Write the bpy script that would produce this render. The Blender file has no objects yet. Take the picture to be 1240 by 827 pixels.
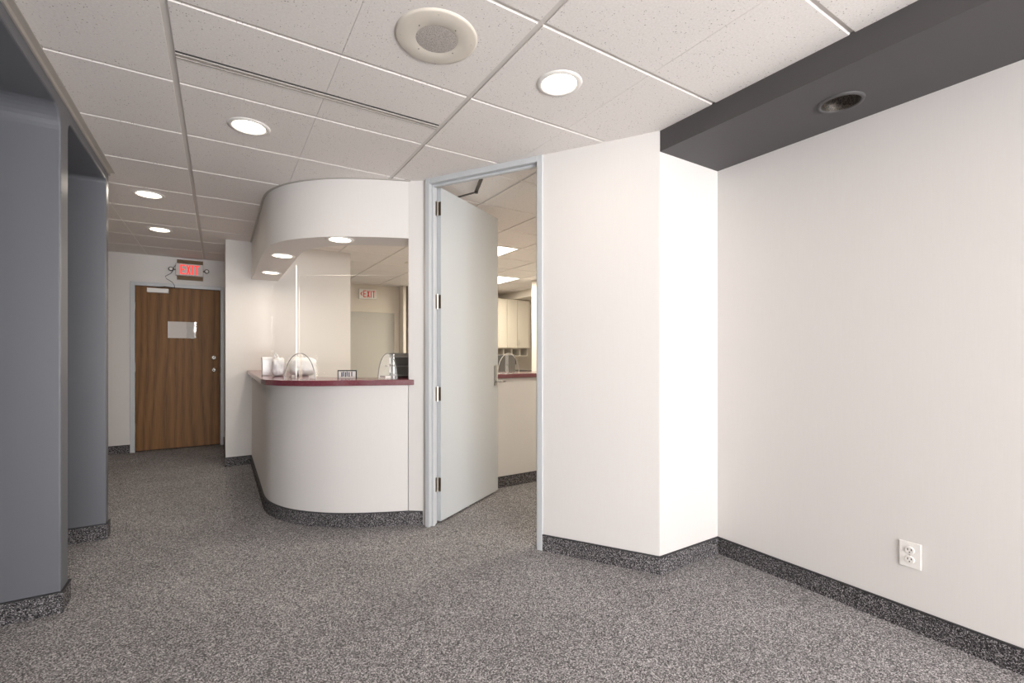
import bpy, bmesh, math
from mathutils import Vector, Matrix

C = bpy.context.scene.collection
CAMZ = 1.256
ZC = CAMZ + 1.2686          # underside of the ceiling tiles

# ------------------------------------------------------------------ materials
def mat(name, col, rough=0.6, metal=0.0, spec=0.5, coat=0.0):
    m = bpy.data.materials.new(name); m.use_nodes = True
    b = m.node_tree.nodes['Principled BSDF']
    b.inputs['Base Color'].default_value = (*col, 1)
    b.inputs['Roughness'].default_value = rough
    b.inputs['Metallic'].default_value = metal
    b.inputs['Specular IOR Level'].default_value = spec
    b.inputs['Coat Weight'].default_value = coat
    return m

def nodes(m):
    nt = m.node_tree
    return nt, nt.nodes['Principled BSDF']

def objcoord(nt, scale=(1, 1, 1)):
    tc = nt.nodes.new('ShaderNodeTexCoord'); mp = nt.nodes.new('ShaderNodeMapping')
    mp.inputs['Scale'].default_value = scale
    nt.links.new(tc.outputs['Object'], mp.inputs['Vector'])
    return mp.outputs['Vector']

def ramp(nt, stops, interp='LINEAR'):
    r = nt.nodes.new('ShaderNodeValToRGB'); r.color_ramp.interpolation = interp
    els = r.color_ramp.elements
    while len(els) < len(stops): els.new(0.5)
    for e, (p, c) in zip(els, stops):
        e.position = p; e.color = (*c, 1)
    return r

def noise(nt, vec, scale, detail=2, rough=0.5):
    n = nt.nodes.new('ShaderNodeTexNoise')
    n.inputs['Scale'].default_value = scale; n.inputs['Detail'].default_value = detail
    n.inputs['Roughness'].default_value = rough
    nt.links.new(vec, n.inputs['Vector'])
    return n

def bump(nt, b, height, strength, dist):
    bp = nt.nodes.new('ShaderNodeBump')
    bp.inputs['Strength'].default_value = strength; bp.inputs['Distance'].default_value = dist
    nt.links.new(height, bp.inputs['Height']); nt.links.new(bp.outputs['Normal'], b.inputs['Normal'])

def carpet_mat(name, stops):
    m = mat(name, (.2, .2, .2), 0.95, spec=0.1); nt, b = nodes(m)
    v = objcoord(nt)
    vo = nt.nodes.new('ShaderNodeTexVoronoi'); vo.inputs['Scale'].default_value = 260
    nt.links.new(v, vo.inputs['Vector'])
    sp = nt.nodes.new('ShaderNodeSeparateColor'); nt.links.new(vo.outputs['Color'], sp.inputs[0])
    r = ramp(nt, stops); nt.links.new(sp.outputs[0], r.inputs[0])
    n = noise(nt, v, 2.2, 3)
    r2 = ramp(nt, [(.3, (.90, .90, .90)), (.7, (1.08, 1.08, 1.08))]); nt.links.new(n.outputs[0], r2.inputs[0])
    mx = nt.nodes.new('ShaderNodeMix'); mx.data_type = 'RGBA'; mx.blend_type = 'MULTIPLY'
    mx.inputs[0].default_value = 1
    nt.links.new(r.outputs[0], mx.inputs[6]); nt.links.new(r2.outputs[0], mx.inputs[7])
    nt.links.new(mx.outputs[2], b.inputs['Base Color'])
    bump(nt, b, sp.outputs[1], 0.5, 0.004)
    return m

M = {}
M['carpet'] = carpet_mat('carpet', [(0.0, (.065, .063, .065)), (.35, (.165, .158, .161)), (.7, (.34, .328, .332)), (1.0, (.74, .715, .72))])
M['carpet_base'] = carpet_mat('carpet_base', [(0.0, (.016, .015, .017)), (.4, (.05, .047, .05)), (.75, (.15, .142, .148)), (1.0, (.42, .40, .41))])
M['binding'] = mat('binding', (.022, .021, .024), .5)

def wall_mat(name, col):
    m = mat(name, col, .55, spec=.3); nt, b = nodes(m)
    v = objcoord(nt, (60, 60, 3))
    n = noise(nt, v, 3, 3)
    r = ramp(nt, [(.25, tuple(c*.988 for c in col)), (.75, tuple(min(1, c*1.01) for c in col))])
    nt.links.new(n.outputs[0], r.inputs[0]); nt.links.new(r.outputs[0], b.inputs['Base Color'])
    bump(nt, b, n.outputs[0], .04, .002)
    return m
M['wall'] = wall_mat('wall_vinyl', (.69, .668, .652))
M['office_wall'] = wall_mat('office_paint', (.72, .67, .60))

def tile_mat():
    m = mat('ceiling_tile', (.74, .70, .675), .9, spec=.1); nt, b = nodes(m)
    v = objcoord(nt)
    vo = nt.nodes.new('ShaderNodeTexVoronoi'); vo.inputs['Scale'].default_value = 105
    nt.links.new(v, vo.inputs['Vector'])
    n = noise(nt, v, 14, 2)
    sp = nt.nodes.new('ShaderNodeSeparateColor'); nt.links.new(vo.outputs['Color'], sp.inputs[0])
    mm = nt.nodes.new('ShaderNodeMath'); mm.operation = 'MULTIPLY_ADD'   # dot radius varies per cell
    mm.inputs[1].default_value = .34; mm.inputs[2].default_value = -.105
    nt.links.new(sp.outputs[0], mm.inputs[0])
    ad = nt.nodes.new('ShaderNodeMath'); ad.operation = 'MULTIPLY_ADD'; ad.inputs[1].default_value = .35; ad.inputs[2].default_value = -.18
    nt.links.new(n.outputs[0], ad.inputs[0])
    a2 = nt.nodes.new('ShaderNodeMath'); nt.links.new(mm.outputs[0], a2.inputs[0]); nt.links.new(ad.outputs[0], a2.inputs[1])
    lt = nt.nodes.new('ShaderNodeMath'); lt.operation = 'LESS_THAN'
    nt.links.new(vo.outputs['Distance'], lt.inputs[0]); nt.links.new(a2.outputs[0], lt.inputs[1])
    n2 = noise(nt, v, 120, 3)
    r = ramp(nt, [(.3, (.78, .745, .72)), (.7, (.86, .825, .80))]); nt.links.new(n2.outputs[0], r.inputs[0])
    mx = nt.nodes.new('ShaderNodeMix'); mx.data_type = 'RGBA'
    nt.links.new(lt.outputs[0], mx.inputs[0]); nt.links.new(r.outputs[0], mx.inputs[6])
    mx.inputs[7].default_value = (.33, .30, .28, 1)
    nt.links.new(mx.outputs[2], b.inputs['Base Color'])
    bump(nt, b, n2.outputs[0], .15, .002)
    return m
M['tile'] = tile_mat()
M['grid'] = mat('ceiling_grid', (.66, .63, .60), .45)
M['alum'] = mat('alu_trim', (.50, .47, .44), .4, .3)
M['slate'] = mat('slate_paint', (.128, .133, .150), .42, spec=.5)
M['slate_soffit'] = mat('charcoal_paint', (.078, .074, .076), .55, spec=.4)
M['greydoor'] = mat('grey_door_paint', (.50, .525, .545), .25, spec=.5)
M['frame'] = mat('grey_frame_paint', (.53, .55, .57), .35, spec=.5)
M['office_door'] = mat('office_door_paint', (.50, .49, .45), .4)
M['steel'] = mat('brushed_steel', (.62, .60, .57), .3, 1.0)
M['hinge'] = mat('hinge_metal', (.13, .10, .07), .4, .9)
M['satin'] = mat('satin_steel', (.36, .355, .34), .4, .85)
M['darkmetal'] = mat('dark_metal', (.08, .07, .06), .4, .8)
M['white'] = mat('white_plastic', (.82, .80, .77), .35)
M['black'] = mat('black_plastic', (.02, .02, .022), .4)
M['navy'] = mat('navy_ink', (.03, .05, .13), .5)
M['cream'] = mat('cream_metal', (.72, .67, .59), .45)
M['greymesh'] = mat('grey_grille', (.42, .40, .37), .7)
M['tray'] = mat('grey_tray', (.22, .212, .20), .5)
M['redink'] = mat('red_ink', (.75, .03, .03), .5)
M['laminate'] = mat('cabinet_laminate', (.66, .61, .52), .4)
M['brownboard'] = mat('brown_board', (.16, .10, .045), .6)
M['monitor'] = mat('monitor_grey', (.085, .082, .078), .6)

def maroon():
    m = mat('maroon_laminate', (.23, .055, .075), .22, spec=.6, coat=.3); nt, b = nodes(m)
    n = noise(nt, objcoord(nt), 90, 3)
    r = ramp(nt, [(.3, (.13, .030, .042)), (.7, (.19, .048, .065))])
    nt.links.new(n.outputs[0], r.inputs[0]); nt.links.new(r.outputs[0], b.inputs['Base Color'])
    return m
M['maroon'] = maroon()

def wood():
    m = mat('oak_veneer', (.2, .1, .04), .5, spec=.25); nt, b = nodes(m)
    v = objcoord(nt, (1, 1, .10))
    n1 = noise(nt, v, 3.2, 2)
    wv = nt.nodes.new('ShaderNodeTexWave'); wv.wave_type = 'BANDS'; wv.bands_direction = 'X'
    wv.inputs['Scale'].default_value = 3.2; wv.inputs['Distortion'].default_value = 12
    wv.inputs['Detail'].default_value = 3; wv.inputs['Detail Scale'].default_value = 1.0
    nt.links.new(v, wv.inputs['Vector'])
    v2 = objcoord(nt, (90, 90, 2.2)); n2 = noise(nt, v2, 2, 3)
    mx = nt.nodes.new('ShaderNodeMath'); mx.operation = 'MULTIPLY_ADD'; mx.inputs[1].default_value = .32
    nt.links.new(wv.outputs[0], mx.inputs[0])
    h = nt.nodes.new('ShaderNodeMath'); h.operation = 'MULTIPLY'; h.inputs[1].default_value = .85
    nt.links.new(n2.outputs[0], h.inputs[0]); nt.links.new(h.outputs[0], mx.inputs[2])
    r = ramp(nt, [(.22, (.085, .038, .012)), (.5, (.175, .082, .026)), (.85, (.245, .122, .042))])
    nt.links.new(mx.outputs[0], r.inputs[0]); nt.links.new(r.outputs[0], b.inputs['Base Color'])
    return m
M['wood'] = wood()

def emis(name, col, s, base=(.8, .8, .8)):
    m = mat(name, base, .5); b = m.node_tree.nodes['Principled BSDF']
    b.inputs['Emission Color'].default_value = (*col, 1); b.inputs['Emission Strength'].default_value = s
    return m
M['lamp'] = emis('lamp_lens', (1, .90, .74), 9)
M['troffer'] = emis('troffer_lens', (1, .93, .80), 5)
M['exitred'] = emis('exit_red', (1, .06, .05), .9, (.8, .03, .03))
M['exitface'] = emis('exit_face', (1, .75, .7), .03, (.55, .52, .50))

def acrylic(name, tint, gl):
    m = bpy.data.materials.new(name); m.use_nodes = True; nt = m.node_tree
    nt.nodes.clear()
    o = nt.nodes.new('ShaderNodeOutputMaterial'); t = nt.nodes.new('ShaderNodeBsdfTransparent')
    g = nt.nodes.new('ShaderNodeBsdfGlossy'); g.inputs['Roughness'].default_value = .03
    g.inputs['Color'].default_value = (1, 1, 1, 1)
    t.inputs['Color'].default_value = (*tint, 1)
    f = nt.nodes.new('ShaderNodeFresnel'); f.inputs['IOR'].default_value = 1.49
    mu = nt.nodes.new('ShaderNodeMath'); mu.operation = 'MULTIPLY'; mu.inputs[1].default_value = gl
    mx = nt.nodes.new('ShaderNodeMixShader')
    nt.links.new(f.outputs[0], mu.inputs[0]); nt.links.new(mu.outputs[0], mx.inputs[0])
    nt.links.new(t.outputs[0], mx.inputs[1]); nt.links.new(g.outputs[0], mx.inputs[2])
    nt.links.new(mx.outputs[0], o.inputs[0])
    return m
M['acrylic'] = acrylic('clear_acrylic', (.988, .988, .986), .5)
M['acryl_edge'] = mat('acrylic_edge', (.85, .83, .79), .2)
M['acryl_dark'] = mat('acrylic_rim', (.22, .21, .20), .2)

def film():
    m = mat('clear_film', (.85, .84, .83), .12, spec=.8); nt, b = nodes(m)
    n = noise(nt, objcoord(nt), 18, 3); bump(nt, b, n.outputs[0], .6, .02)
    return m
M['paper'] = mat('paper', (.62, .58, .55), .6)
M['film'] = film()
M['bag'] = mat('white_bag', (.88, .87, .87), .3); 
_nt, _b = nodes(M['bag']); _n = noise(_nt, objcoord(_nt), 26, 3); bump(_nt, _b, _n.outputs[0], .25, .01)

# ------------------------------------------------------------------ mesh helpers
def new(): return bmesh.new()

def quad_prism(bm, pts, z0, z1):
    """prism over plan polygon"""
    a = sum(pts[i][0]*pts[(i+1) % len(pts)][1]-pts[(i+1) % len(pts)][0]*pts[i][1] for i in range(len(pts)))
    if a < 0: pts = pts[::-1]
    lo = [bm.verts.new((x, y, z0)) for x, y in pts]; hi = [bm.verts.new((x, y, z1)) for x, y in pts]
    n = len(pts)
    bm.faces.new(lo[::-1]); bm.faces.new(hi)
    for i in range(n): bm.faces.new((lo[i], lo[(i+1) % n], hi[(i+1) % n], hi[i]))

def box(bm, x0, x1, y0, y1, z0, z1):
    quad_prism(bm, [(x0, y0), (x1, y0), (x1, y1), (x0, y1)], z0, z1)

def obox(bm, mtx, x0, x1, y0, y1, z0, z1):
    c = [bm.verts.new(mtx @ Vector(p)) for p in ((x0, y0, z0), (x1, y0, z0), (x1, y1, z0), (x0, y1, z0), (x0, y0, z1), (x1, y0, z1), (x1, y1, z1), (x0, y1, z1))]
    for f in ((3, 2, 1, 0), (4, 5, 6, 7), (0, 1, 5, 4), (1, 2, 6, 5), (2, 3, 7, 6), (3, 0, 4, 7)):
        bm.faces.new([c[i] for i in f])

def extrude_profile(bm, mtx, pts, y0, y1):
    """polygon in local XZ extruded along local Y"""
    a = [bm.verts.new(mtx @ Vector((x, y0, z))) for x, z in pts]; b = [bm.verts.new(mtx @ Vector((x, y1, z))) for x, z in pts]
    n = len(pts)
    fs = [bm.faces.new(a), bm.faces.new(b[::-1])]
    for i in range(n): fs.append(bm.faces.new((a[i], b[i], b[(i+1) % n], a[(i+1) % n])))
    bmesh.ops.recalc_face_normals(bm, faces=bm.faces[:])

def lathe(bm, prof, mtx, seg=40, cap0=False, cap1=False):
    rings = []
    for r, z in prof:
        rings.append([bm.verts.new(mtx @ Vector((r*math.cos(2*math.pi*i/seg), r*math.sin(2*math.pi*i/seg), z))) for i in range(seg)])
    for a, b in zip(rings, rings[1:]):
        for i in range(seg): bm.faces.new((a[i], a[(i+1) % seg], b[(i+1) % seg], b[i]))
    if cap0: bm.faces.new(rings[0][::-1])
    if cap1: bm.faces.new(rings[-1])

def tube(bm, pts, r, seg=8):
    pts = [Vector(p) for p in pts]; rings = []
    for i, p in enumerate(pts):
        d = (pts[min(i+1, len(pts)-1)]-pts[max(i-1, 0)]).normalized()
        up = Vector((0, 0, 1)) if abs(d.z) < .9 else Vector((0, 1, 0))
        u = d.cross(up).normalized(); w = d.cross(u).normalized()
        rings.append([bm.verts.new(p+u*r*math.cos(2*math.pi*k/seg)+w*r*math.sin(2*math.pi*k/seg)) for k in range(seg)])
    for a, b in zip(rings, rings[1:]):
        for k in range(seg): bm.faces.new((a[k], a[(k+1) % seg], b[(k+1) % seg], b[k]))
    bm.faces.new(rings[0][::-1]); bm.faces.new(rings[-1])

def obj(name, bm, m, parent=None, bevel=0, smooth=False, loc=None):
    """loc: world point that becomes the object's origin"""
    bmesh.ops.recalc_face_normals(bm, faces=bm.faces[:])
    me = bpy.data.meshes.new(name)
    if loc is not None: bmesh.ops.translate(bm, verts=bm.verts[:], vec=-Vector(loc))
    bm.to_mesh(me); bm.free()
    for mm in (m if isinstance(m, (list, tuple)) else [m]): me.materials.append(mm)
    o = bpy.data.objects.new(name, me); C.objects.link(o)
    if loc is not None: o.location = loc
    if parent:
        o.parent = parent
        o.matrix_parent_inverse = Matrix.Translation(-Vector(parent.location))
    if bevel:
        b = o.modifiers.new('bevel', 'BEVEL'); b.width = bevel; b.segments = 2; b.limit_method = 'ANGLE'; b.angle_limit = .6
    if smooth:
        for p in me.polygons: p.use_smooth = True
        e = o.modifiers.new('wn', 'WEIGHTED_NORMAL') if False else None
    return o

def smooth_by_angle(o, deg=35):
    me = o.data
    for p in me.polygons: p.use_smooth = True
    bm = bmesh.new(); bm.from_mesh(me)
    for e in bm.edges:
        if len(e.link_faces) == 2 and e.calc_face_angle(0) > math.radians(deg): e.smooth = False
    bm.to_mesh(me); bm.free()

def tag(o, label, cat=None, group=None, kind=None):
    o['label'] = label
    if cat: o['category'] = cat
    if group: o['group'] = group
    if kind: o['kind'] = kind
    return o

def struct(name, bm, m, label, cat, bevel=0, parent=None):
    o = obj(name, bm, m, parent, bevel); return tag(o, label, cat, kind='structure')

def thing(name, loc, label, cat, group=None):
    o = bpy.data.objects.new(name, None); o.empty_display_size = .1
    C.objects.link(o); o.location = loc
    return tag(o, label, cat, group)

def offset(pts, d):
    """offset polyline to its left by d (mitred)"""
    out = []
    n = len(pts)
    for i, p in enumerate(pts):
        p = Vector(p)
        ns = []
        if i > 0: t = (p-Vector(pts[i-1])).normalized(); ns.append(Vector((-t.y, t.x)))
        if i < n-1: t = (Vector(pts[i+1])-p).normalized(); ns.append(Vector((-t.y, t.x)))
        if len(ns) == 1: q = p+ns[0]*d
        else:
            b = (ns[0]+ns[1]).normalized(); q = p+b*(d/max(.3, b.dot(ns[0])))
        out.append((q.x, q.y))
    return out

def strip(bm, pts, d0, d1, z0, z1):
    a, b = offset(pts, d0), offset(pts, d1)
    n = len(pts)
    A0 = [bm.verts.new((x, y, z0)) for x, y in a]; A1 = [bm.verts.new((x, y, z1)) for x, y in a]
    B0 = [bm.verts.new((x, y, z0)) for x, y in b]; B1 = [bm.verts.new((x, y, z1)) for x, y in b]
    for i in range(n-1):
        bm.faces.new((A0[i], A0[i+1], A1[i+1], A1[i])); bm.faces.new((B0[i], B0[i+1], B1[i+1], B1[i]))
        bm.faces.new((A1[i], A1[i+1], B1[i+1], B1[i])); bm.faces.new((A0[i], A0[i+1], B0[i+1], B0[i]))
    for i in (0, n-1): bm.faces.new((A0[i], A1[i], B1[i], B0[i]))

def catmull(P, k=6):
    out = []
    for i in range(len(P)-1):
        p0 = P[max(i-1, 0)]; p1 = P[i]; p2 = P[i+1]; p3 = P[min(i+2, len(P)-1)]
        for j in range(k):
            t = j/k
            out.append(tuple(.5*(2*p1[a]+(p2[a]-p0[a])*t+(2*p0[a]-5*p1[a]+4*p2[a]-p3[a])*t*t+(3*p1[a]-p0[a]-3*p2[a]+p3[a])*t**3) for a in (0, 1)))
    out.append(P[-1]); return out

# angled door wall: s along the wall from the column corner, n into the office
E0 = Vector((2.119, 1.787)); D = Vector((-.516, .8566)); N = Vector((.8566, .516))
def P(s, n): q = E0+D*s+N*n; return (q.x, q.y)
WM = Matrix(((D.x, N.x, 0, E0.x), (D.y, N.y, 0, E0.y), (0, 0, 1, 0), (0, 0, 0, 1)))   # (s, n, z) -> world

YB = -5.2
# ------------------------------------------------------------------ floor
bm = new(); box(bm, -2.2, 7.2, YB-.3, 9.2, -.1, 0)
struct('floor', bm, M['carpet'], 'speckled grey carpet floor running through the room and hallway', 'floor')

# ------------------------------------------------------------------ ceiling
def clip(poly, a, b, c):
    """keep a*x+b*y<=c"""
    out = []
    for i in range(len(poly)):
        p, q = poly[i], poly[(i+1) % len(poly)]
        dp, dq = a*p[0]+b*p[1]-c, a*q[0]+b*q[1]-c
        if dp <= 0: out.append(p)
        if (dp < 0 < dq) or (dq < 0 < dp):
            t = dp/(dp-dq); out.append((p[0]+(q[0]-p[0])*t, p[1]+(q[1]-p[1])*t))
    return out

REC = .007
def tile(bm, rect, reg, ch=.005):
    xa, xb, ya, yb = rect
    poly = [(xa, ya+ch), (xb, ya+ch), (xb, yb-ch), (xa, yb-ch)]; top = [(xa, ya), (xb, ya), (xb, yb), (xa, yb)]
    for hp in reg:
        poly = clip(poly, *hp) if poly else poly; top = clip(top, *hp) if top else top
    if len(poly) < 3: return
    if len(top) != len(poly): top = poly
    lo = [bm.verts.new((x, y, ZC)) for x, y in poly]; hi = [bm.verts.new((x, y, ZC+REC)) for x, y in top]
    n = len(poly); bm.faces.new(lo[::-1])
    for i in range(n): bm.faces.new((lo[i], lo[(i+1) % n], hi[(i+1) % n], hi[i]))

def halfplane(p, q):
    """half plane to the right of p->q"""
    dx, dy = q[0]-p[0], q[1]-p[1]
    a, b = -dy, dx
    return (a, b, a*p[0]+b*p[1])
L1 = halfplane((.45, 3.95), (1.25, 3.42))
L2 = halfplane(P(2.0, .065), P(-.4, .065))
# halfplane keeps the right side of p->q as <=; the main room lies on the camera side
def side(h, keep_main):
    s = h[0]*0+h[1]*0-h[2]
    return h if (s <= 0) == keep_main else (-h[0], -h[1], -h[2])
main_regions = [[(1, 0, .45), (0, 1, 7.7)], [(-1, 0, -.45), (1, 0, 1.25), side(L1, True)], [(-1, 0, -1.25), (1, 0, 2.75), side(L2, True)]]
off_regions = [[(-1, 0, -.45), (1, 0, 1.25), side(L1, False)], [(-1, 0, -1.25), side(L2, False)]]

bm = new()
X0, Y0g = -.1715, 2.057
for i in range(-2, 3):
    for j in range(-13, 10):
        for h in (0, 1):
            xa = X0+i*1.2192+(.013 if h == 0 else .6096+.0008); xb = X0+i*1.2192+(.6096-.0008 if h == 0 else 1.2192-.013)
            ya = Y0g+j*.6096+.006; yb = Y0g+(j+1)*.6096-.006
            rows = [(ya, yb)]
            if i == 0 and j == 0: rows = [(ya, 2.398), (2.446, yb)]
            for (r0, r1) in rows:
                for reg in main_regions:
                    tile(bm, (xa, xb, r0, r1), reg)
OX, OY = 1.87, 2.85
for i in range(-3, 9):
    for j in range(-3, 10):
        xa, xb = OX+i*.6096+.011, OX+(i+1)*.6096-.011
        ya, yb = OY+j*.6096+.009, OY+(j+1)*.6096-.009
        for reg in off_regions:
            tile(bm, (xa, xb, ya, yb), reg, .003)
ceil = struct('ceiling', bm, M['tile'], 'white pitted acoustic tile ceiling in a metal grid', 'ceiling')
bm = new(); box(bm, -2.2, 7.2, YB-.3, 9.2, ZC+REC, ZC+.06)
obj('ceiling_grid', bm, M['grid'], ceil)

# ------------------------------------------------------------------ walls
ZT = ZC+.03
bm = new(); box(bm, 2.66, 2.80, YB-.15, 1.80, 0, ZT)
struct('wall_right', bm, M['wall'], 'plain pale wall on the right below the dark soffit', 'wall')
bm = new(); quad_prism(bm, [P(0, 0), (2.80, 1.787), (2.80, 1.92), P(.05, .09), P(.735, .09), P(.735, 0)], 0, ZT)
struct('wall_column', bm, M['wall'], 'white angled wall between the grey doorway and the right wall', 'wall')
# post left of the door frame
bm = new(); quad_prism(bm, [(1.175, 3.29), (1.265, 3.225), P(1.625, .004), P(1.625, .08), P(1.80, .08), (1.262, 3.44), (1.236, 3.44)], 0, ZT)
struct('wall_post', bm, M['wall'], 'narrow pale wall strip between reception counter and grey door frame', 'wall')

# header with openings on the left: profile in YZ
def arc(cy, cz, r, a0, a1, k=8):
    return [(cy+r*math.cos(math.radians(a0+(a1-a0)*i/k)), cz+r*math.sin(math.radians(a0+(a1-a0)*i/k))) for i in range(k+1)]
HZ = 2.441
def opening(y0, y1, r0, r1):
    return [(y0, 0)]+arc(y0+r0, HZ-r0, r0, 180, 90)+arc(y1-r1, HZ-r1, r1, 90, 0)+[(y1, 0)]
prof = [(.55, 0), (.80, 0)][:1]+opening(.80, 3.075, .1, .1)+opening(3.205, 4.14, .07, .03)+[(4.22, 0), (4.22, ZT), (.55, ZT)]
bm = new()
Mx = Matrix(((0, 1, 0, 0), (1, 0, 0, 0), (0, 0, 1, 0), (0, 0, 0, 1)))    # local x -> world y, local y -> world x
extrude_profile(bm, Mx, prof, -1.40, -.652)
o = struct('wall_left', bm, M['slate'], 'slate grey wall of tall openings with rounded top corners on the left', 'wall', bevel=.008)
bm = new(); box(bm, -1.55, -1.38, .5, 4.22, 0, ZT)
struct('wall_alcove', bm, M['slate'], 'slate grey back wall inside the left hand openings', 'wall')
bm = new(); box(bm, -.80, -.652, YB-.15, .55, 0, ZT)
struct('wall_left_near', bm, M['wall'], 'pale wall on the left beside the camera', 'wall')
# white angle along the ceiling above the left openings
bm = new(); box(bm, -.66, -.622, .0, 4.245, ZC-.006, ZC+.012); box(bm, -.654, -.645, 0, 4.24, ZC-.028, ZC)
struct('trim_1', bm, M['alum'], 'thin metal angle between ceiling tiles and slate grey wall', 'trim')

# hallway end
bm = new(); 
box(bm, -1.9, -.945, 7.55, 7.70, 0, ZT); box(bm, .04, .5, 7.55, 7.70, 0, ZT); box(bm, -.945, .04, 7.55, 7.70, 2.165, ZT); box(bm, -.945, .04, 7.64, 7.70, 0, 2.165)  # last box: backing added behind the door to block light leaking round it
struct('wall_hall_end', bm, M['wall'], 'pale wall around the brown wooden door at the hallway end', 'wall')
bm = new(); box(bm, -1.9, -1.75, 4.22, 7.6, 0, ZT); box(bm, -1.8, -1.3, 4.16, 4.22, 0, ZT)
struct('wall_hall_left', bm, M['wall'], 'pale left wall of the hallway behind the slate grey openings', 'wall')
bm = new(); quad_prism(bm, [(.057, 6.05), (1.40, 6.05), (1.40, 6.17), (.18, 6.17), (.18, 7.6), (.057, 7.6)], 0, ZT)
struct('wall_hall_right', bm, M['wall'], 'pale wall behind the reception counter beside the hallway', 'wall')
# office walls
bm = new(); box(bm, .3, 7.1, 8.65, 8.8, 0, ZT)
struct('wall_office_back', bm, M['office_wall'], 'cream wall behind the reception office with grey door', 'wall')
bm = new(); quad_prism(bm, [(4.61, 1.8), (4.75, 1.8), (4.75, 6.55), (6.9, 6.55), (6.9, 6.67), (4.61, 6.67)], 0, ZT)
struct('wall_office_right', bm, M['office_wall'], 'cream wall end seen right of the office cabinets', 'wall')
bm = new(); box(bm, 2.7, 4.75, 1.80, 1.92, 0, ZT)
struct('wall_office_front', bm, M['office_wall'], 'cream wall inside the office behind the angled wall', 'wall')
bm = new(); box(bm, 6.9, 7.1, 6.5, 8.7, 0, ZT)
struct('wall_office_far', bm, M['office_wall'], 'cream wall closing the office recess', 'wall')
bm = new(); box(bm, 2.90, 2.955, 8.40, 8.65, 0, ZT); box(bm, 2.985, 3.04, 8.36, 8.65, 0, ZT)
struct('trim_2', bm, M['cream'], 'cream upright strips right of the far grey office door', 'trim')
# window wall behind the camera
bm = new()
wx0, wx1, wz0, wz1 = -.50, 2.45, .25, 2.42
box(bm, -.80, wx0, YB-.15, YB, 0, ZT); box(bm, wx1, 2.8, YB-.15, YB, 0, ZT)
box(bm, wx0, wx1, YB-.15, YB, 0, wz0); box(bm, wx0, wx1, YB-.15, YB, wz1, ZT)
struct('wall_back', bm, M['wall'], 'pale wall with a wide window behind the camera', 'wall')
bm = new()
for x in (wx0, (2*wx0+wx1)/3, (wx0+2*wx1)/3, wx1): box(bm, x-.025, x+.025, YB-.12, YB-.05, wz0, wz1)
for z in (wz0, wz1): box(bm, wx0, wx1, YB-.12, YB-.05, z-.025, z+.025)
struct('window_1', bm, M['alum'], 'wide window behind the camera', 'window')

# soffit along the right wall
SZ = CAMZ+1.1505
bm = new()
SX, SY, SR = 2.405, .995, .078
rect = [(2.122, YB), (2.665, YB), (2.665, 1.790), (2.122, 1.790)]
lo = [bm.verts.new((x, y, SZ)) for x, y in rect]; hi = [bm.verts.new((x, y, ZT)) for x, y in rect]
ci = [bm.verts.new((SX+SR*math.cos(2*math.pi*i/40), SY+SR*math.sin(2*math.pi*i/40), SZ)) for i in range(40)]
ed = [bm.edges.new((lo[i], lo[(i+1) % 4])) for i in range(4)]+[bm.edges.new((ci[i], ci[(i+1) % 40])) for i in range(40)]
bmesh.ops.triangle_fill(bm, use_beauty=True, use_dissolve=False, edges=ed)
for i in range(4): bm.faces.new((lo[i], lo[(i+1) % 4], hi[(i+1) % 4], hi[i]))
struct('ceiling_soffit', bm, M['slate_soffit'], 'charcoal boxed soffit along the top of the right wall', 'soffit')

# ------------------------------------------------------------------ reception counter
WC = [(1.19, 3.285), (1.07, 3.333), (.955, 3.385), (.84, 3.443), (.73, 3.51), (.645, 3.575), (.565, 3.652), (.49, 3.738), (.425, 3.837), (.375, 3.945), (.335, 4.07), (.315, 4.20), (.309, 4.33)]
curve = catmull(WC, 5)+[(.309, 5.0), (.309, 6.05)]        # runs right to left: its left-hand side is the hallway/room... checked below
inward = -1                                               # office side is to the right of the running direction
CT0, CT1 = 1.026, 1.066
outer = [(1.172, 3.2925)]+[p for p in curve if p[0] < 1.165][:-1]+[(.309, 6.045)]
inner = [p for p in offset(curve, -.12) if p[0] < 1.165][:-1]+[(.429, 6.045)]
inner = [(1.172, inner[0][1])]+inner
bm = new(); quad_prism(bm, outer+inner[::-1], 0, CT0)
counter = tag(obj('reception_counter', bm, M['wall']), 'white curved reception counter with a maroon top', 'counter')
counter['kind'] = 'thing'
smooth_by_angle(counter)
top_out = catmull([(1.205, 3.252), (1.1, 3.293), (.982, 3.34), (.87, 3.383), (.767, 3.425), (.66, 3.463), (.56, 3.507), (.48, 3.562), (.40, 3.64), (.33, 3.735), (.285, 3.835)], 5)+[(.264, 3.95), (.262, 6.045)]
top_in = offset(curve, -.34)
top_in = [p for p in top_in if p[0] < 1.17]
bm = new(); quad_prism(bm, top_out+[(top_in[-1][0], 6.045)]+top_in[::-1][1:]+[(1.172, top_in[0][1]), (1.172, 3.288)], CT0, CT1)
o = obj('countertop', bm, M['maroon'], counter, bevel=.003); o['label'] = 'maroon laminate top'

# inner half wall of the enclosure, seen through the doorway
bm = new(); quad_prism(bm, [(1.20, 3.44), (1.30, 3.44), (1.30, 3.74), (3.6, 3.74), (3.6, 3.86), (1.20, 3.86)], 0, CT0)
ic = tag(obj('office_counter', bm, M['wall']), 'white straight counter with maroon top inside the office doorway', 'counter'); ic['kind'] = 'thing'
bm = new(); box(bm, 1.28, 3.6, 3.71, 4.10, CT0, CT1)
o = obj('countertop', bm, M['maroon'], ic, bevel=.003); o['label'] = 'maroon laminate top'

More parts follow.
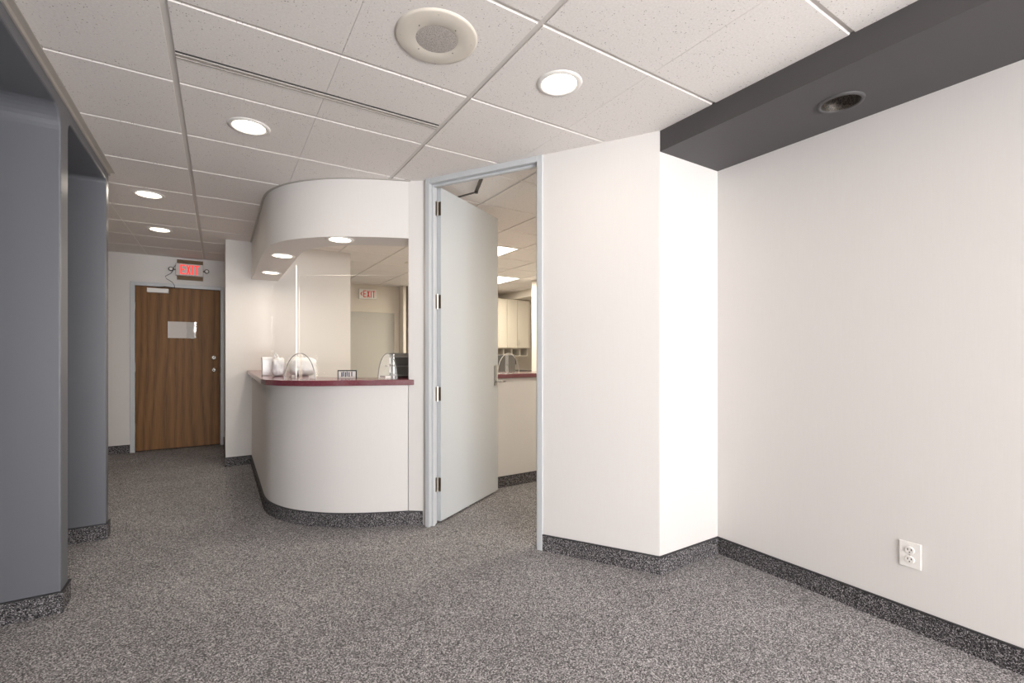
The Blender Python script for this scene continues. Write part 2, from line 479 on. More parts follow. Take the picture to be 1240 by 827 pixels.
# curved bulkhead above the counter
BZ = 2.103
bin_ = offset(curve, -.27)
bm = new(); quad_prism(bm, [(1.20, 3.281)]+curve+[(p[0], p[1]) for p in bin_[::-1]] + [(1.32, bin_[0][1]), (1.32, 3.445), (1.24, 3.445)], BZ, ZT)
bh = struct('ceiling_bulkhead', bm, M['wall'], 'curved pale bulkhead hanging over the reception counter', 'bulkhead')
smooth_by_angle(bh)
bm = new(); strip(bm, curve, 0, .016, ZC-.004, ZC+.006)
struct('trim_3', bm, M['alum'], 'thin metal angle where the ceiling meets the curved bulkhead', 'trim')

# ------------------------------------------------------------------ baseboards
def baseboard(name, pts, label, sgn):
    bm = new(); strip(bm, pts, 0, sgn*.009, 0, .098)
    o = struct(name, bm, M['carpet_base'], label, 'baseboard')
    bm = new(); strip(bm, pts, 0, sgn*.0115, .098, .1035)
    e = obj('edging', bm, M['binding'], o); e['label'] = 'black edging strip'
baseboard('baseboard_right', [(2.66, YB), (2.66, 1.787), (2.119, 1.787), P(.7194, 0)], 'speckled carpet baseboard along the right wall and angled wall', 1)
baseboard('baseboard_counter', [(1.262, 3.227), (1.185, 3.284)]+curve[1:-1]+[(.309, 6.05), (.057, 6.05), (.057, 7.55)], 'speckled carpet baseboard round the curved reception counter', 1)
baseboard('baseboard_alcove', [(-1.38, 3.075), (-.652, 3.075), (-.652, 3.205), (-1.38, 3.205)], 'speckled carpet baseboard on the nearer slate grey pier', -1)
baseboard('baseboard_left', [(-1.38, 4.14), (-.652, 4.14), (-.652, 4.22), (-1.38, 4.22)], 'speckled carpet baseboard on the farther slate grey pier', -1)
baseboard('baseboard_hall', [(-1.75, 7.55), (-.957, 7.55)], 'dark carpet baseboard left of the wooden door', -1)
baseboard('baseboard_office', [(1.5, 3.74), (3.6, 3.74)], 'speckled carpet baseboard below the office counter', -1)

# ------------------------------------------------------------------ grey door and its frame
SR0, SR1, SL1, SL0 = .7194, .757, 1.604, 1.6415
HB = ZC-.04
bm = new()
for (a, b) in ((SR0, SR1), (SL1, SL0)): obox(bm, WM, a, b, -.012, .085, 0, ZC)
obox(bm, WM, SR1, SL1, -.012, .085, HB, ZC)
obox(bm, WM, SR1, SR1+.016, .018, .045, 0, HB); obox(bm, WM, SL1-.016, SL1, .018, .045, 0, HB)
obox(bm, WM, SR1+.016, SL1-.016, .018, .045, HB-.016, HB)
struct('trim_4', bm, M['frame'], 'grey steel frame around the open grey door', 'door frame', bevel=.003)
LS, LN0, LN1 = 1.572, .088, .972
bm = new(); obox(bm, WM, LS, LS+.044, LN0, LN1, .018, 2.483)
hinge_pt = P(LS, LN0)
d1 = struct('door_1', bm, M['greydoor'], 'tall plain grey door standing open into the office', 'door', bevel=.002)
for z in (CAMZ+(428.2-249)/562*3.36, CAMZ+(428.2-364)/562*3.36, CAMZ-(478-428.2)/562*3.36, CAMZ-(590-428.2)/562*3.36):
    bm = new()
    hp = P(LS+.026, LN0-.007)
    lathe(bm, [(.0085, -.052), (.0085, .052)], Matrix.Translation((hp[0], hp[1], z)), 12, True, True)
    for k in (-.052, -.018, .018, .052): lathe(bm, [(.0096, -.002), (.0096, .002)], Matrix.Translation((hp[0], hp[1], z+k)), 12, True, True)
    kb = bm; bm = new()
    obox(bm, WM, LS+.0, LS+.042, LN0-.003, LN0, z-.05, z+.05)
    obox(bm, WM, SL1-.002, SL1+.0005, .046, .08, z-.052, z+.052)
    hg = obj('hinge', bm, M['hinge'], d1)
    obj('knuckle', kb, M['steel'], hg)
# lever handle with long plate
hz = 1.045
bm = new(); obox(bm, WM, LS-.008, LS, .90, .937, hz-.075, hz+.105)
pl = obj('handle_plate', bm, M['satin'], d1, bevel=.003)
bm = new()
a = Vector((*P(LS-.008, .918), hz-.035)); b = Vector((*P(LS-.050, .918), hz-.035)); c = Vector((*P(LS-.056, .935), hz-.037)); e = Vector((*P(LS-.054, 1.003), hz-.040))
tube(bm, [a, b], .011, 12); tube(bm, [b-Vector((0, 0, 0)), c, e], .0095, 12)
obj('lever', bm, M['steel'], pl, smooth=True)
bm = new(); obox(bm, WM, LS+.008, LS+.036, LN1, LN1+.0025, hz-.12, hz+.08)
obj('latch_plate', bm, M['steel'], d1)
# closer arm from frame head to door
bm = new()
def bar(bm, p, q, z, w=.013, t=.006):
    p = Vector(p); q = Vector(q); d = (q-p).normalized(); n = Vector((-d.y, d.x))*w
    quad_prism(bm, [tuple(p-n), tuple(q-n), tuple(q+n), tuple(p+n)], z-t/2, z+t/2)
bar(bm, P(1.243, .113), P(1.403, .311), 2.497); bar(bm, P(1.403, .311), P(1.60, .345), 2.491, .009)
lathe(bm, [(.014, -.012), (.014, .008)], Matrix.Translation((*P(1.403, .311), 2.495)), 14, True, True)
ca = obj('closer_arm', bm, M['darkmetal'], d1)
bm = new(); obox(bm, WM, LS+.044, LS+.09, .22, .52, 2.40, 2.47)
obj('closer_body', bm, M['steel'], d1, bevel=.006)

# ------------------------------------------------------------------ wooden exit door at the hall end
YD = 7.55
bm = new()
for (x0, x1) in ((-.957, -.908), (.012, .052)): box(bm, x0, x1, YD-.018, YD+.08, 0, 2.175)
box(bm, -.908, .012, YD-.018, YD+.15, 2.125, 2.175)
struct('trim_5', bm, M['frame'], 'grey steel frame around the brown wooden hallway door', 'door frame', bevel=.003)
bm = new(); box(bm, -.904, .008, YD+.004, YD+.048, .012, 2.121)
d2 = struct('door_2', bm, M['wood'], 'brown oak veneer door closed at the end of the hallway', 'door', bevel=.002)
for z in (1.86, 1.08, .31):
    bm = new(); lathe(bm, [(.008, -.055), (.008, .055)], Matrix.Translation((-.909, YD-.004, z)), 10, True, True)
    obj('hinge', bm, M['steel'], d2)
RX = Matrix.Rotation(math.radians(90), 4, 'X')       # local z -> world -y
for z, r, nm in ((1.202, .030, 'deadbolt'), (1.032, .028, 'lock_cylinder')):
    bm = new(); lathe(bm, [(r, 0), (r, .006), (r*.8, .012), (r*.45, .012)], Matrix.Translation((-.065, YD+.004, z)) @ RX, 24)
    lk = obj(nm, bm, M['steel'], d2, smooth=True)
    bm = new(); lathe(bm, [(r*.46, .009), (r*.46, .013)], Matrix.Translation((-.065, YD+.004, z)) @ RX, 16, False, True)
    if nm == 'deadbolt': box(bm, -.069, -.061, YD-.014, YD-.008, z-.012, z+.012)
    obj('keyway', bm, M['darkmetal'], lk)
bm = new(); box(bm, .004, .014, YD-.006, YD+.004, .99, 1.075)
obj('strike_plate', bm, M['darkmetal'], d2)
bm = new(); box(bm, -.785, -.56, YD-.058, YD+.004, 2.042, 2.10)
cl = obj('door_closer', bm, M['white'], d2, bevel=.006)
bm = new(); bar(bm, (-.68, YD-.03), (-.60, YD-.12), 2.115); bar(bm, (-.60, YD-.12), (-.50, YD-.02), 2.119, .009)
obj('closer_arm', bm, M['darkmetal'], cl)
# notice in a plastic sleeve
nt_ = thing('paper_notice', (-.418, YD+.002, 1.57), 'pale paper notice in a shiny clear sleeve taped to the wooden door', 'notice')
bm = new(); box(bm, -.566, -.275, YD-.001, YD+.0035, 1.462, 1.678)
obj('sheet', bm, M['paper'], nt_)
bm = new()
gx = [-.572+.31*i/14 for i in range(15)]; gz = [1.457+.226*i/10 for i in range(11)]
import random
random.seed(4)
gx = gx[9:]
vs = [[bm.verts.new((x, YD-.003-(random.random()*.006*((i+1)/9)), z)) for i, x in enumerate(gx)] for z in gz]
for r in range(10):
    for c in range(5):
        bm.faces.new((vs[r][c], vs[r][c+1], vs[r+1][c+1], vs[r+1][c]))
sl = obj('sleeve', bm, acrylic('sleeve_film', (.93, .93, .93), 2.5), nt_, smooth=True)
bm = new(); box(bm, -.290, -.270, YD-.004, YD-.001, 1.47, 1.68)
obj('tape', bm, M['film'], nt_)
bm = new(); box(bm, -.572, -.566, YD-.004, YD-.001, 1.462, 1.68)
obj('tape', bm, M['film'], nt_)

# letters built from strokes, local x right, z up, facing -y
def letters(bm, text, mtx, h, w, gap, st, depth=.004):
    x = 0
    def stroke(ax, az, bx, bz):
        d = Vector((bx-ax, 0, bz-az)); L = d.length; d.normalize(); n = Vector((-d.z, 0, d.x))*st/2
        pts = [Vector((ax, 0, az))-n, Vector((bx, 0, bz))-n, Vector((bx, 0, bz))+n, Vector((ax, 0, az))+n]
        extrude_profile(bm, mtx @ Matrix.Translation((x, 0, 0)), [(p.x, p.z) for p in pts], -depth, 0)
    for ch in text:
        s = st/2
        if ch == 'E':
            stroke(s, 0, s, h); stroke(st, s, w, s); stroke(st, h-s, w, h-s); stroke(st, h/2, w*.88, h/2); adv = w
        elif ch == 'X':
            stroke(s, 0, w-s, h); stroke(w-s, 0, s, h); adv = w
        elif ch == 'I':
            stroke(s, 0, s, h); adv = st
        elif ch == 'T':
            stroke(w/2, 0, w/2, h-st); stroke(0, h-s, w, h-s); adv = w
        elif ch == '<':
            stroke(0, h*.5, w*.6, h*.76); stroke(0, h*.5, w*.6, h*.24); adv = w*.6
        x += adv+gap
    return x-gap

# exit sign over the wooden door
sx, sz = -.34, 2.365
es = thing('exit_sign', (sx, YD, sz), 'lit red EXIT sign on a brown board above the wooden door', 'exit sign')
bm = new(); box(bm, -.475, -.188, YD-.02, YD, 2.235, 2.500)
o = obj('backing_board', bm, M['brownboard'], es); o['label'] = 'brown wooden backing board'
bm = new(); box(bm, -.485, -.187, YD-.085, YD-.02, 2.285, 2.440)
fc = obj('sign_box', bm, M['exitface'], es, bevel=.004)
bm = new(); letters(bm, 'EXIT', Matrix.Translation((-.435, YD-.085, 2.300)), .125, .050, .013, .016)
o = obj('lettering', bm, M['exitred'], fc); o['label'] = 'glowing red EXIT letters'
for x in (-.535, -.145):
    bm = new(); lathe(bm, [(.008, -.02), (.026, .0), (.028, .03), (.022, .034)], Matrix.Translation((x, YD-.05, 2.36)) @ RX, 16, True, True)
    hd = obj('lamp_head', bm, M['darkmetal'], es, smooth=True)
    bm = new(); lathe(bm, [(.019, .034), (.012, .038)], Matrix.Translation((x, YD-.05, 2.36)) @ RX, 16, True, True)
    obj('bulb', bm, M['white'], hd)
    bm = new(); tube(bm, [(x, YD-.045, 2.36), (x+(.06 if x < -.3 else -.05), YD-.045, 2.36)], .007)
    obj('bracket', bm, M['darkmetal'], hd)
bm = new(); tube(bm, catmull3 if False else [(-.488, YD-.02, 2.42), (-.505, YD-.01, 2.40), (-.52, YD-.015, 2.34), (-.54, YD-.012, 2.31), (-.60, YD-.010, 2.265), (-.585, YD-.02, 2.235), (-.52, YD-.026, 2.19), (-.50, YD-.026, 2.15), (-.50, YD-.026, 2.11)], .0035, 6)
tube(bm, [(-.44, YD-.024, 2.50), (-.40, YD-.024, 2.475), (-.335, YD-.024, 2.442)], .003, 6)
o = obj('wire', bm, M['black'], es); o['label'] = 'loose dark wire'

# ------------------------------------------------------------------ ceiling fixtures
FL = Matrix.Rotation(math.pi, 4, 'X')      # lathe z points down
def downlight(x, y, z, label, r=.083, power=2.4, group='lit recessed lights'):
    t = thing('ceiling_light', (x, y, z), label, 'ceiling light', group)
    m = Matrix.Translation((x, y, z)) @ FL
    bm = new(); lathe(bm, [(r+.024, 0.0002), (r+.022, .004), (r+.006, .007), (r-.001, .005), (r-.003, -.002)], m)
    obj('trim_ring', bm, M['white'], t, smooth=True)
    bm = new(); lathe(bm, [(r-.003, .0010), (r*.8, .006), (r*.5, .010), (r*.2, .012)], m, cap1=True)
    o = obj('lens', bm, M['lamp'], t, smooth=True); o['label'] = 'glowing warm white lens'
    l = bpy.data.lights.new('downlight_lamp', 'AREA'); l.shape = 'DISK'; l.size = .15; l.energy = power
    l.color = (1, .90, .77); l.spread = math.radians(178)
    lo = bpy.data.objects.new('downlight_lamp', l); C.objects.link(lo); lo.location = (x, y, z-.02); lo.parent = None
    lo.parent = t; lo.location = (0, 0, -.02)
    return t
downlight(1.350, 1.725, ZC, 'lit round recessed ceiling light nearest the dark soffit')
downlight(.140, 2.978, ZC, 'lit round recessed ceiling light behind the long air slot')
downlight(-.477, 4.672, ZC, 'nearer of two lit recessed lights in the hallway ceiling', power=2.2)
downlight(-.517, 5.935, ZC, 'farther of two lit recessed lights in the hallway ceiling', power=2.2)
downlight(.757, 3.595, BZ, 'lit recessed light under the bulkhead above the small sign, nearest the door', .078, 4.5)
downlight(.460, 4.45, BZ, 'lit recessed light under the bulkhead, middle of the three', .078, 4.5)
downlight(.454, 5.44, BZ, 'lit recessed light under the bulkhead at the hallway wall end', .078, 4.5)

# round ceiling speaker
def speaker(x, y, label, r=.164):
    sp = thing('ceiling_speaker', (x, y, ZC), label, 'speaker')
    m = Matrix.Translation((x, y, ZC)) @ FL
    bm = new(); lathe(bm, [(r, 0), (r-.003, .005), (r-.010, .0072), (r*.52, .0085), (r*.505, .0075)], m, 56)
    pl = obj('faceplate', bm, M['cream'], sp); smooth_by_angle(pl, 50)
    bm = new(); lathe(bm, [(r*.505, .0072), (r*.3, .0088), (r*.1, .0092)], m, 40, cap1=True)
    g = mat('speaker_mesh', (.40, .37, .34), .6); nt, b = nodes(g)
    v = objcoord(nt); vo = nt.nodes.new('ShaderNodeTexVoronoi'); vo.inputs['Scale'].default_value = 260
    nt.links.new(v, vo.inputs['Vector']); rr = ramp(nt, [(.2, (.20, .185, .17)), (.5, (.52, .48, .45))])
    nt.links.new(vo.outputs['Distance'], rr.inputs[0]); nt.links.new(rr.outputs[0], b.inputs['Base Color'])
    o = obj('grille', bm, g, sp, smooth=True); o['label'] = 'grey perforated grille'
    for k in range(8):
        a = math.radians(20+45*k); q = r*(.60 if k % 2 else .86)
        bm = new(); lathe(bm, [(.0022, .006), (.0022, .0098 if k % 2 else .0088)], m @ Matrix.Translation((q*math.cos(a), q*math.sin(a), 0)), 8, cap1=True)
        obj('screw', bm, M['darkmetal'] if k % 2 else M['steel'], sp)
speaker(.738, 1.739, 'large round cream speaker in the ceiling')
speaker(2.30, 6.24, 'small round speaker in the office ceiling seen above the counter', .12)

# unlit dark downlight in the soffit
t = thing('ceiling_light', (2.405, .995, SZ), 'unlit round dark recessed light in the charcoal soffit', 'ceiling light')
m = Matrix.Translation((2.405, .995, SZ)) @ FL
bm = new(); lathe(bm, [(.092, 0), (.090, .006), (.080, .009), (.0755, .006), (.0745, .002)], m, 44)
obj('trim_ring', bm, M['slate_soffit'], t, smooth=True)
dk = mat('baffle', (.10, .085, .07), .5, .4); nt, b = nodes(dk)
n = noise(nt, objcoord(nt), 160, 2); r_ = ramp(nt, [(.35, (.012, .010, .009)), (.75, (.11, .09, .07))]); nt.links.new(n.outputs[0], r_.inputs[0]); nt.links.new(r_.outputs[0], b.inputs['Base Color'])
bm = new(); lathe(bm, [(.0745, .003), (.066, -.045), (.040, -.052), (.02, -.053)], m, 40, cap1=True)
o = obj('baffle', bm, dk, t, smooth=True); o['label'] = 'dark speckled recess'

# linear slot diffuser
sd = thing('air_slot_diffuser', (.44, 2.422, ZC), 'long narrow dark air slot across the ceiling tiles', 'air vent')
xs0, xs1 = X0+.014, X0+1.2192-.014
bm = new(); box(bm, xs0, xs1, 2.398, 2.412, ZC+.002, ZC+.010)
o = obj('slot', bm, M['black'], sd); o['label'] = 'black slot'
bm = new(); box(bm, xs0, xs1, 2.412, 2.420, ZC-.003, ZC+.012); box(bm, xs0, xs1, 2.420, 2.440, ZC+.003, ZC+.012); box(bm, xs0, xs1, 2.440, 2.446, ZC-.003, ZC+.012)
obj('rail', bm, M['alum'], sd)
# office troffers
def troffer(x0, x1, y0, y1, label, p=62):
    t = thing('ceiling_light_panel', ((x0+x1)/2, (y0+y1)/2, ZC), label, 'ceiling light', 'office light panels')
    bm = new(); f = .02
    box(bm, x0, x1, y0, y0+f, ZC-.006, ZC+.004); box(bm, x0, x1, y1-f, y1, ZC-.006, ZC+.004)
    box(bm, x0, x0+f, y0+f, y1-f, ZC-.006, ZC+.004); box(bm, x1-f, x1, y0+f, y1-f, ZC-.006, ZC+.004)
    obj('frame', bm, M['white'], t)
    bm = new(); box(bm, x0+f, x1-f, y0+f, y1-f, ZC-.004, ZC+.003)
    o = obj('diffuser', bm, M['troffer'], t); o['label'] = 'glowing white diffuser'
    l = bpy.data.lights.new('troffer_lamp', 'AREA'); l.shape = 'RECTANGLE'; l.size = x1-x0-.06; l.size_y = y1-y0-.06
    l.energy = p; l.color = (1, .91, .77)
    lo = bpy.data.objects.new('troffer_lamp', l); C.objects.link(lo); lo.parent = t; lo.location = (0, 0, -.02)
troffer(2.49, 3.07, 4.69, 5.88, 'lit rectangular office ceiling panel nearer the doorway')
troffer(3.71, 4.29, 6.52, 7.71, 'lit rectangular office ceiling panel farther back near the cabinets')
troffer(3.10, 4.29, 2.26, 2.84, 'added office ceiling light panel, unseen behind the angled wall', 22)  # extra panel added out of view to brighten the office counter wall

# ------------------------------------------------------------------ wall outlet
oy, oz, px_ = .820, .342, 2.66
ot = thing('wall_outlet', (px_, oy, oz), 'white double power outlet low on the right wall', 'power outlet')
bm = new(); box(bm, px_-.007, px_, oy-.040, oy+.040, oz-.058, oz+.058)
obj('cover_plate', bm, M['white'], ot, bevel=.003)
for k in (.021, -.021):
    bm = new()
    lathe(bm, [(.0165, 0), (.0165, .0035), (.0155, .0045)], Matrix.Translation((px_-.007, oy, oz+k)) @ Matrix.Rotation(math.radians(-90), 4, 'Y'), 28, cap1=True)
    s_ = obj('socket', bm, M['white'], ot)
    bm = new()
    for dy, w, h in ((.0065, .0016, .0048), (-.0065, .0016, .004)): box(bm, px_-.0122, px_-.0113, oy+dy-w, oy+dy+w, oz+k+.004-h, oz+k+.004+h)
    lathe(bm, [(.0026, .0044), (.0026, .0051)], Matrix.Translation((px_-.007, oy, oz+k-.008)) @ Matrix.Rotation(math.radians(-90), 4, 'Y'), 10, cap1=True)
    obj('slots', bm, M['black'], s_)
bm = new(); lathe(bm, [(.003, 0), (.003, .0012)], Matrix.Translation((px_-.007, oy, oz)) @ Matrix.Rotation(math.radians(-90), 4, 'Y'), 12, cap1=True)
obj('screw', bm, M['steel'], ot)
# outlet plate on the wall behind the counter
ot = thing('wall_plate', (.95, 6.05, 1.0), 'small white switch plate on the wall behind the counter', 'switch plate')
xx = .97
bm = new(); box(bm, xx-.036, xx+.036, 6.043, 6.05, .945, 1.06); obj('plate', bm, M['white'], ot, bevel=.003)
bm = new(); box(bm, xx-.006, xx+.006, 6.035, 6.043, .99, 1.015); obj('toggle', bm, M['white'], ot)

# ------------------------------------------------------------------ glass guards on the counter
def frame2(p, q):
    p, q = Vector(p), Vector(q); d = (q-p).normalized(); n = Vector((-d.y, d.x))
    return Matrix(((d.x, n.x, 0, p.x), (d.y, n.y, 0, p.y), (0, 0, 1, CT1), (0, 0, 0, 1))), (q-p).length
def guard(name, p, q, h, label, edges, cat='glass screen', clips=()):
    m, L = frame2(p, q)
    g = thing(name, ((p[0]+q[0])/2, (p[1]+q[1])/2, CT1), label, cat)
    bm = new(); obox(bm, m, 0, L, -.003, .003, 0, h); obj('pane', bm, M['acrylic'], g)
    for e in edges:
        bm = new()
        if e == 'start': obox(bm, m, -.003, 0, -.0035, .0035, 0, h)
        if e == 'end': obox(bm, m, L, L+.003, -.003, .003, 0, h)
        if e == 'top': obox(bm, m, 0, L, -.003, .003, h, h+.001)
        obj('polished_edge', bm, M['acryl_edge'], g)
    for s in clips:
        bm = new(); obox(bm, m, s-.02, s+.02, -.012, .012, 0, .02); obj('foot_clip', bm, M['acryl_edge'], g)
    return g
guard('acrylic_screen', (.497, 3.885), (.45, 5.30), .868, 'tall clear acrylic screen running back along the hallway side of the counter', ('start',), clips=(.15, 1.2))
guard('acrylic_screen', (.515, 3.862), (1.168, 3.45), .788, 'wide clear acrylic screen standing across the front of the reception counter', ('top',), clips=(.1, .68))
def arch_shield(p, q, h, label, zb=CT1, dark=True):
    m, L = frame2(p, q); r = L/2
    g = thing('arched_shield', ((p[0]+q[0])/2, (p[1]+q[1])/2, zb), label, 'glass shield', 'arched shields')
    pts = [(r+r*math.cos(math.radians(a)), h*math.sin(math.radians(a))) for a in [180-180*i/24 for i in range(25)]]
    bm = new(); extrude_profile(bm, m, pts, -.003, .003); obj('pane', bm, M['acrylic'], g)
    bm = new()
    tube(bm, [m @ Vector((x, 0, z)) for x, z in pts], .0032, 6)
    o = obj('rim', bm, M['acryl_dark'] if dark else M['acryl_edge'], g); o['label'] = 'dark polished rim' if dark else 'white polished rim'
    bm = new(); obox(bm, m, r-.002, r+.002, .003, .06, 0, h*.95); obj('brace', bm, M['acrylic'], g)
    return g
arch_shield((.400, 3.725), (.592, 3.650), .192, 'clear arched acrylic shield on the counter in front of the white bags')
arch_shield((.985, 3.405), (1.115, 3.368), .192, 'clear arched acrylic shield on the counter next to the grey letter tray')
arch_shield((2.235, 3.80), (2.475, 3.80), .192, 'clear arched shield with white rim on the office counter', dark=False)
guard('acrylic_screen', (2.225, 3.90), (3.3, 3.90), .72, 'clear acrylic screen on the office counter seen past the open door', ('start',), clips=(.6,))

# ------------------------------------------------------------------ things on the counters
# carton and bag
ct = thing('white_carton', (.43, 4.45, CT1), 'upright white carton at the hallway end of the counter items', 'carton')
bm = new(); box(bm, .310, .385, 4.50, 4.60, CT1, CT1+.155); c_ = obj('body', bm, M['bag'], ct, bevel=.004)
bm = new(); box(bm, .308, .387, 4.498, 4.602, CT1+.135, CT1+.16); obj('lid', bm, M['white'], ct, bevel=.003)
from mathutils import noise as mnoise
def bag(cx, cy, rx, ry, rz, seed, label):
    bg = thing('plastic_bag', (cx, cy, CT1), label, 'bag')
    bm = new(); bmesh.ops.create_icosphere(bm, subdivisions=4, radius=1)
    for v in bm.verts:
        x, y, z = v.co
        q = Vector((x*1.9+seed, y*1.9, z*1.9))
        r = 1+mnoise.noise(q)*.16+mnoise.noise(q*2.9)*.10
        k = (abs(x)**4+abs(y)**4+abs(z)**4)**-.25*.92       # boxy, slumped
        v.co = Vector((cx+x*k*rx*min(r, 1.1), cy+y*k*ry*r, CT1+rz*.5+z*k*rz*.56*(r if z > 0 else 1)))
        if v.co.z < CT1+.002: v.co.z = CT1+.002
    obj('sack', bm, M['bag'], bg, smooth=True)
    bm = new(); zt = CT1+rz*.96
    tube(bm, [(cx-.02, cy+.02, zt), (cx-.03, cy+.02, zt+.035), (cx-.022, cy+.01, zt+.05), (cx-.01, cy-.01, zt+.035), (cx+.005, cy-.02, zt)], .005, 8)
    obj('bag_handle', bm, M['bag'], bg, smooth=True)
bag(.420, 4.36, .050, .08, .150, 0, 'small crumpled white bag between the white carton and the tall screen')
bag(.610, 4.38, .108, .10, .155, 5, 'larger crumpled white plastic bag behind the tall acrylic screen')
# small sign
m, L = frame2((.775, 3.765), (.90, 3.692))
sg = thing('desk_sign', (.84, 3.73, CT1), 'small white sign with a dark frame on the counter', 'sign')
bm = new(); obox(bm, m, 0, L, 0, .010, 0, .060); obj('panel', bm, M['white'], sg)
bm = new(); f = .006
obox(bm, m, 0, L, -.003, .012, .054, .062); obox(bm, m, 0, f, -.003, .012, 0, .054); obox(bm, m, L-f, L, -.003, .012, 0, .054)
obj('frame', bm, M['black'], sg)
bm = new()
for k, (a0, a1) in enumerate(((.028, .048), (.056, .076), (.084, .112))):
    for (za, zb) in ((.012, .020), (.026, .032), (.038, .046)): pass
    obox(bm, m, a0, a0+.008, -.0016, 0, .010, .046); obox(bm, m, a1-.007, a1, -.0016, 0, .014, .050)
obj('print', bm, M['navy'], sg)
# letter tray
lt = thing('letter_tray', (1.36, 3.63, CT1), 'dark grey stacked letter tray on the counter behind the wall strip', 'letter tray')
tx0, tx1, ty0, ty1 = 1.175, 1.42, 3.50, 3.76
TM = Matrix.Translation((1.165, 3.60, CT1)) @ Matrix.Rotation(math.radians(-8), 4, 'Z')
for k, z in enumerate((.012, .085, .16)):
    bm = new(); obox(bm, TM, 0, .22, 0, .20, z, z+.005); obox(bm, TM, 0, .22, .19, .20, z, z+.035); obox(bm, TM, 0, .006, 0, .20, z, z+.02); obox(bm, TM, .214, .22, 0, .20, z, z+.02)
    obj('shelf', bm, M['tray'], lt)
for x in (.002, .216):
    for y in (.01, .19):
        bm = new(); obox(bm, TM, x-.003, x+.003, y-.003, y+.003, 0, .185); obj('upright', bm, M['steel'], lt)
bm = new(); obox(bm, TM, -.002, .22, .20, .205, .0, .19); obj('back_panel', bm, M['tray'], lt)
# table surface carrying the tray behind the post
bm = new(); box(bm, 1.178, 1.30, 3.445, 3.86, CT0, CT1)
obj('countertop', bm, M['maroon'], ic)
bm = new(); box(bm, 1.178, 1.5, 3.86, 4.02, CT0, CT1)
obj('countertop', bm, M['maroon'], ic)

# ------------------------------------------------------------------ back office
# far grey door and exit sign
bm = new()
box(bm, 2.80, 2.85, 8.63, 8.70, 0, 2.07); box(bm, 1.85, 1.90, 8.63, 8.70, 0, 2.07); box(bm, 1.90, 2.80, 8.63, 8.70, 2.02, 2.07)
struct('trim_6', bm, M['cream'], 'pale frame around the far grey office door', 'door frame')
bm = new(); box(bm, 1.905, 2.797, 8.635, 8.67, .012, 2.015)
d3 = struct('door_3', bm, M['office_door'], 'plain grey green door in the far office wall under the arrow sign', 'door')
bm = new(); lathe(bm, [(.026, 0), (.026, .008), (.012, .01), (.012, .05)], Matrix.Translation((2.735, 8.635, 1.03)) @ RX, 18, True, True); tube(bm, [(2.735, 8.588, 1.03), (2.66, 8.585, 1.03), (2.62, 8.588, 1.026)], .009, 10)
obj('lever', bm, M['steel'], d3, smooth=True)
e2 = thing('exit_sign', (2.30, 8.65, 2.35), 'white sign with red EXIT and left arrow above the far grey door', 'exit sign')
bm = new(); box(bm, 2.142, 2.46, 8.59, 8.65, 2.255, 2.435); sb = obj('sign_box', bm, M['white'], e2, bevel=.004)
bm = new(); letters(bm, '<EXIT', Matrix.Translation((2.168, 8.59, 2.283)), .125, .050, .016, .014)
o = obj('lettering', bm, M['redink'], sb); o['label'] = 'red EXIT letters with left arrow'

# wall cabinets
cab = thing('wall_cabinet', (5.1, 8.2, 1.36), 'cream double door wall cabinet at the back of the office', 'cabinet')
bm = new(); box(bm, 4.50, 5.50, 8.02, 8.64, 1.37, 2.365); obj('body', bm, M['laminate'], cab)
for (a, b_, hx) in ((4.505, 4.725, None), (4.73, 4.925, None), (4.93, 5.175, 5.155), (5.18, 5.455, 5.205)):
    bm = new(); box(bm, a+.003, b_-.003, 8.0, 8.02, 1.375, 2.36); dd = obj('door', bm, M['laminate'], cab, bevel=.002)
    if hx:
        bm = new(); tube(bm, [(hx, 8.0, 1.44), (hx, 7.975, 1.45), (hx, 7.975, 1.53), (hx, 8.0, 1.54)], .005, 8); obj('handle', bm, M['steel'], dd)
bm = new(); box(bm, 5.12, 6.9, 7.4, 8.65, 2.372, ZT)
struct('ceiling_bulkhead_office', bm, M['office_wall'], 'cream bulkhead over the office wall cabinet', 'bulkhead')
sh = thing('cubby_shelf', (5.0, 8.3, 1.2), 'low shelf of dark pigeonholes under the wall cabinet', 'shelf')
bm = new(); box(bm, 4.5, 5.5, 8.1, 8.64, 1.20, 1.215); box(bm, 4.5, 5.5, 8.1, 8.64, 1.355, 1.369)
for x in (4.5, 4.7, 4.9, 5.1, 5.3, 5.485): box(bm, x, x+.015, 8.1, 8.64, 1.215, 1.355)
obj('carcass', bm, M['laminate'], sh)
bm = new(); box(bm, 4.5, 5.5, 8.60, 8.645, 1.215, 1.355); obj('back_panel', bm, M['tray'], sh)
bm = new(); box(bm, 4.4, 5.6, 8.0, 8.648, 0, .86)
bc = thing('base_cabinet', (5.0, 8.3, 0), 'cream base cabinet below the pigeonhole shelf', 'cabinet')
obj('body', bm, M['laminate'], bc)
bm = new(); box(bm, 4.38, 5.62, 7.97, 8.648, .86, .90); obj('worktop', bm, M['monitor'], bc)
for a in (4.41, 4.81, 5.21):
    bm = new(); box(bm, a, a+.385, 7.98, 8.0, .08, .85); obj('door', bm, M['laminate'], bc)
wb = thing('wall_box', (5.24, 8.64, 1.05), 'small dark box on the wall below the pigeonholes', 'wall box')
bm = new(); box(bm, 5.35, 5.53, 8.60, 8.65, 1.02, 1.17); obj('case', bm, M['darkmetal'], wb, bevel=.004)
bm = new(); box(bm, 5.37, 5.51, 8.592, 8.60, 1.05, 1.14); obj('front_plate', bm, M['brownboard'], wb)
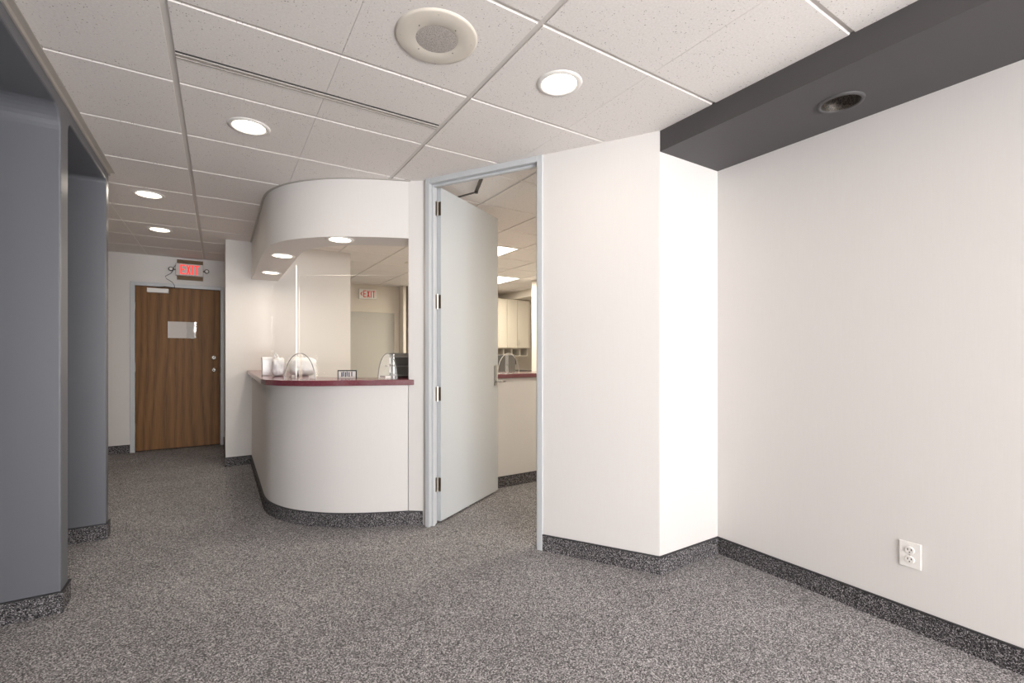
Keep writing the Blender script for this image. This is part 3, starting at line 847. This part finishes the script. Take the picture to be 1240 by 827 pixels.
# monitor on the office desk
mo = thing('computer_monitor', (3.05, 5.0, .74), 'grey back of a computer monitor on the desk behind the office counter', 'monitor')
MM = Matrix.Translation((2.93, 4.85, .74)) @ Matrix.Rotation(math.radians(-30), 4, 'Z')
bm = new(); obox(bm, MM, -.27, .145, -.02, .02, .12, .50); obj('screen', bm, M['monitor'], mo, bevel=.008)
bm = new(); obox(bm, MM, -.10, -.04, .0, .04, .02, .2); obox(bm, MM, -.19, .05, -.09, .09, 0, .018); obj('stand', bm, M['monitor'], mo, bevel=.004)
dk_ = thing('office_desk', (2.9, 5.0, 0), 'plain desk behind the office counter carrying the monitor', 'desk')
bm = new(); box(bm, 2.3, 3.6, 4.5, 5.2, .71, .74); obj('desktop', bm, M['laminate'], dk_)
for x in (2.33, 3.52):
    bm = new(); box(bm, x, x+.04, 4.54, 5.16, 0, .71); obj('side_panel', bm, M['laminate'], dk_)

# ------------------------------------------------------------------ light
def area(name, loc, rot, sx, sy, e, col):
    l = bpy.data.lights.new(name, 'AREA'); l.shape = 'RECTANGLE'; l.size = sx; l.size_y = sy; l.energy = e; l.color = col
    o = bpy.data.objects.new(name, l); C.objects.link(o); o.location = loc; o.rotation_euler = rot
    return o
area('window_daylight', ((wx0+wx1)/2, YB+.02, (wz0+wz1)/2), (math.radians(100), 0, 0), wx1-wx0, wz1-wz0, 205, (.98, .985, 1))
area('added_ceiling_fill', ((wx0+wx1)/2, YB+.06, wz0+.5), (math.radians(150), 0, 0), wx1-wx0, .9, 440, (1, .985, .97))  # upward fill lamp, added at the window to brighten the ceiling
w = bpy.data.worlds.new('World'); bpy.context.scene.world = w; w.use_nodes = True
w.node_tree.nodes['Background'].inputs[0].default_value = (.75, .85, 1, 1)
w.node_tree.nodes['Background'].inputs[1].default_value = .5

# ------------------------------------------------------------------ camera
cam = bpy.data.cameras.new('camera'); cam.sensor_width = 36; cam.lens = 562.0/1240*36
cam.shift_y = 14.7/1240; cam.clip_start = .02
co = bpy.data.objects.new('camera', cam); C.objects.link(co)
co.location = (0, 0, CAMZ); co.rotation_euler = (math.radians(90), 0, -.56234)
sc = bpy.context.scene
sc.camera = co
sc.view_settings.view_transform = 'Standard'; sc.view_settings.look = 'None'
sc.view_settings.gamma = 1; sc.view_settings.use_curve_mapping = False
sc.view_settings.exposure = 0
sc.cycles.use_denoising = True
sc.cycles.max_bounces = 10; sc.cycles.diffuse_bounces = 6; sc.cycles.transparent_max_bounces = 16
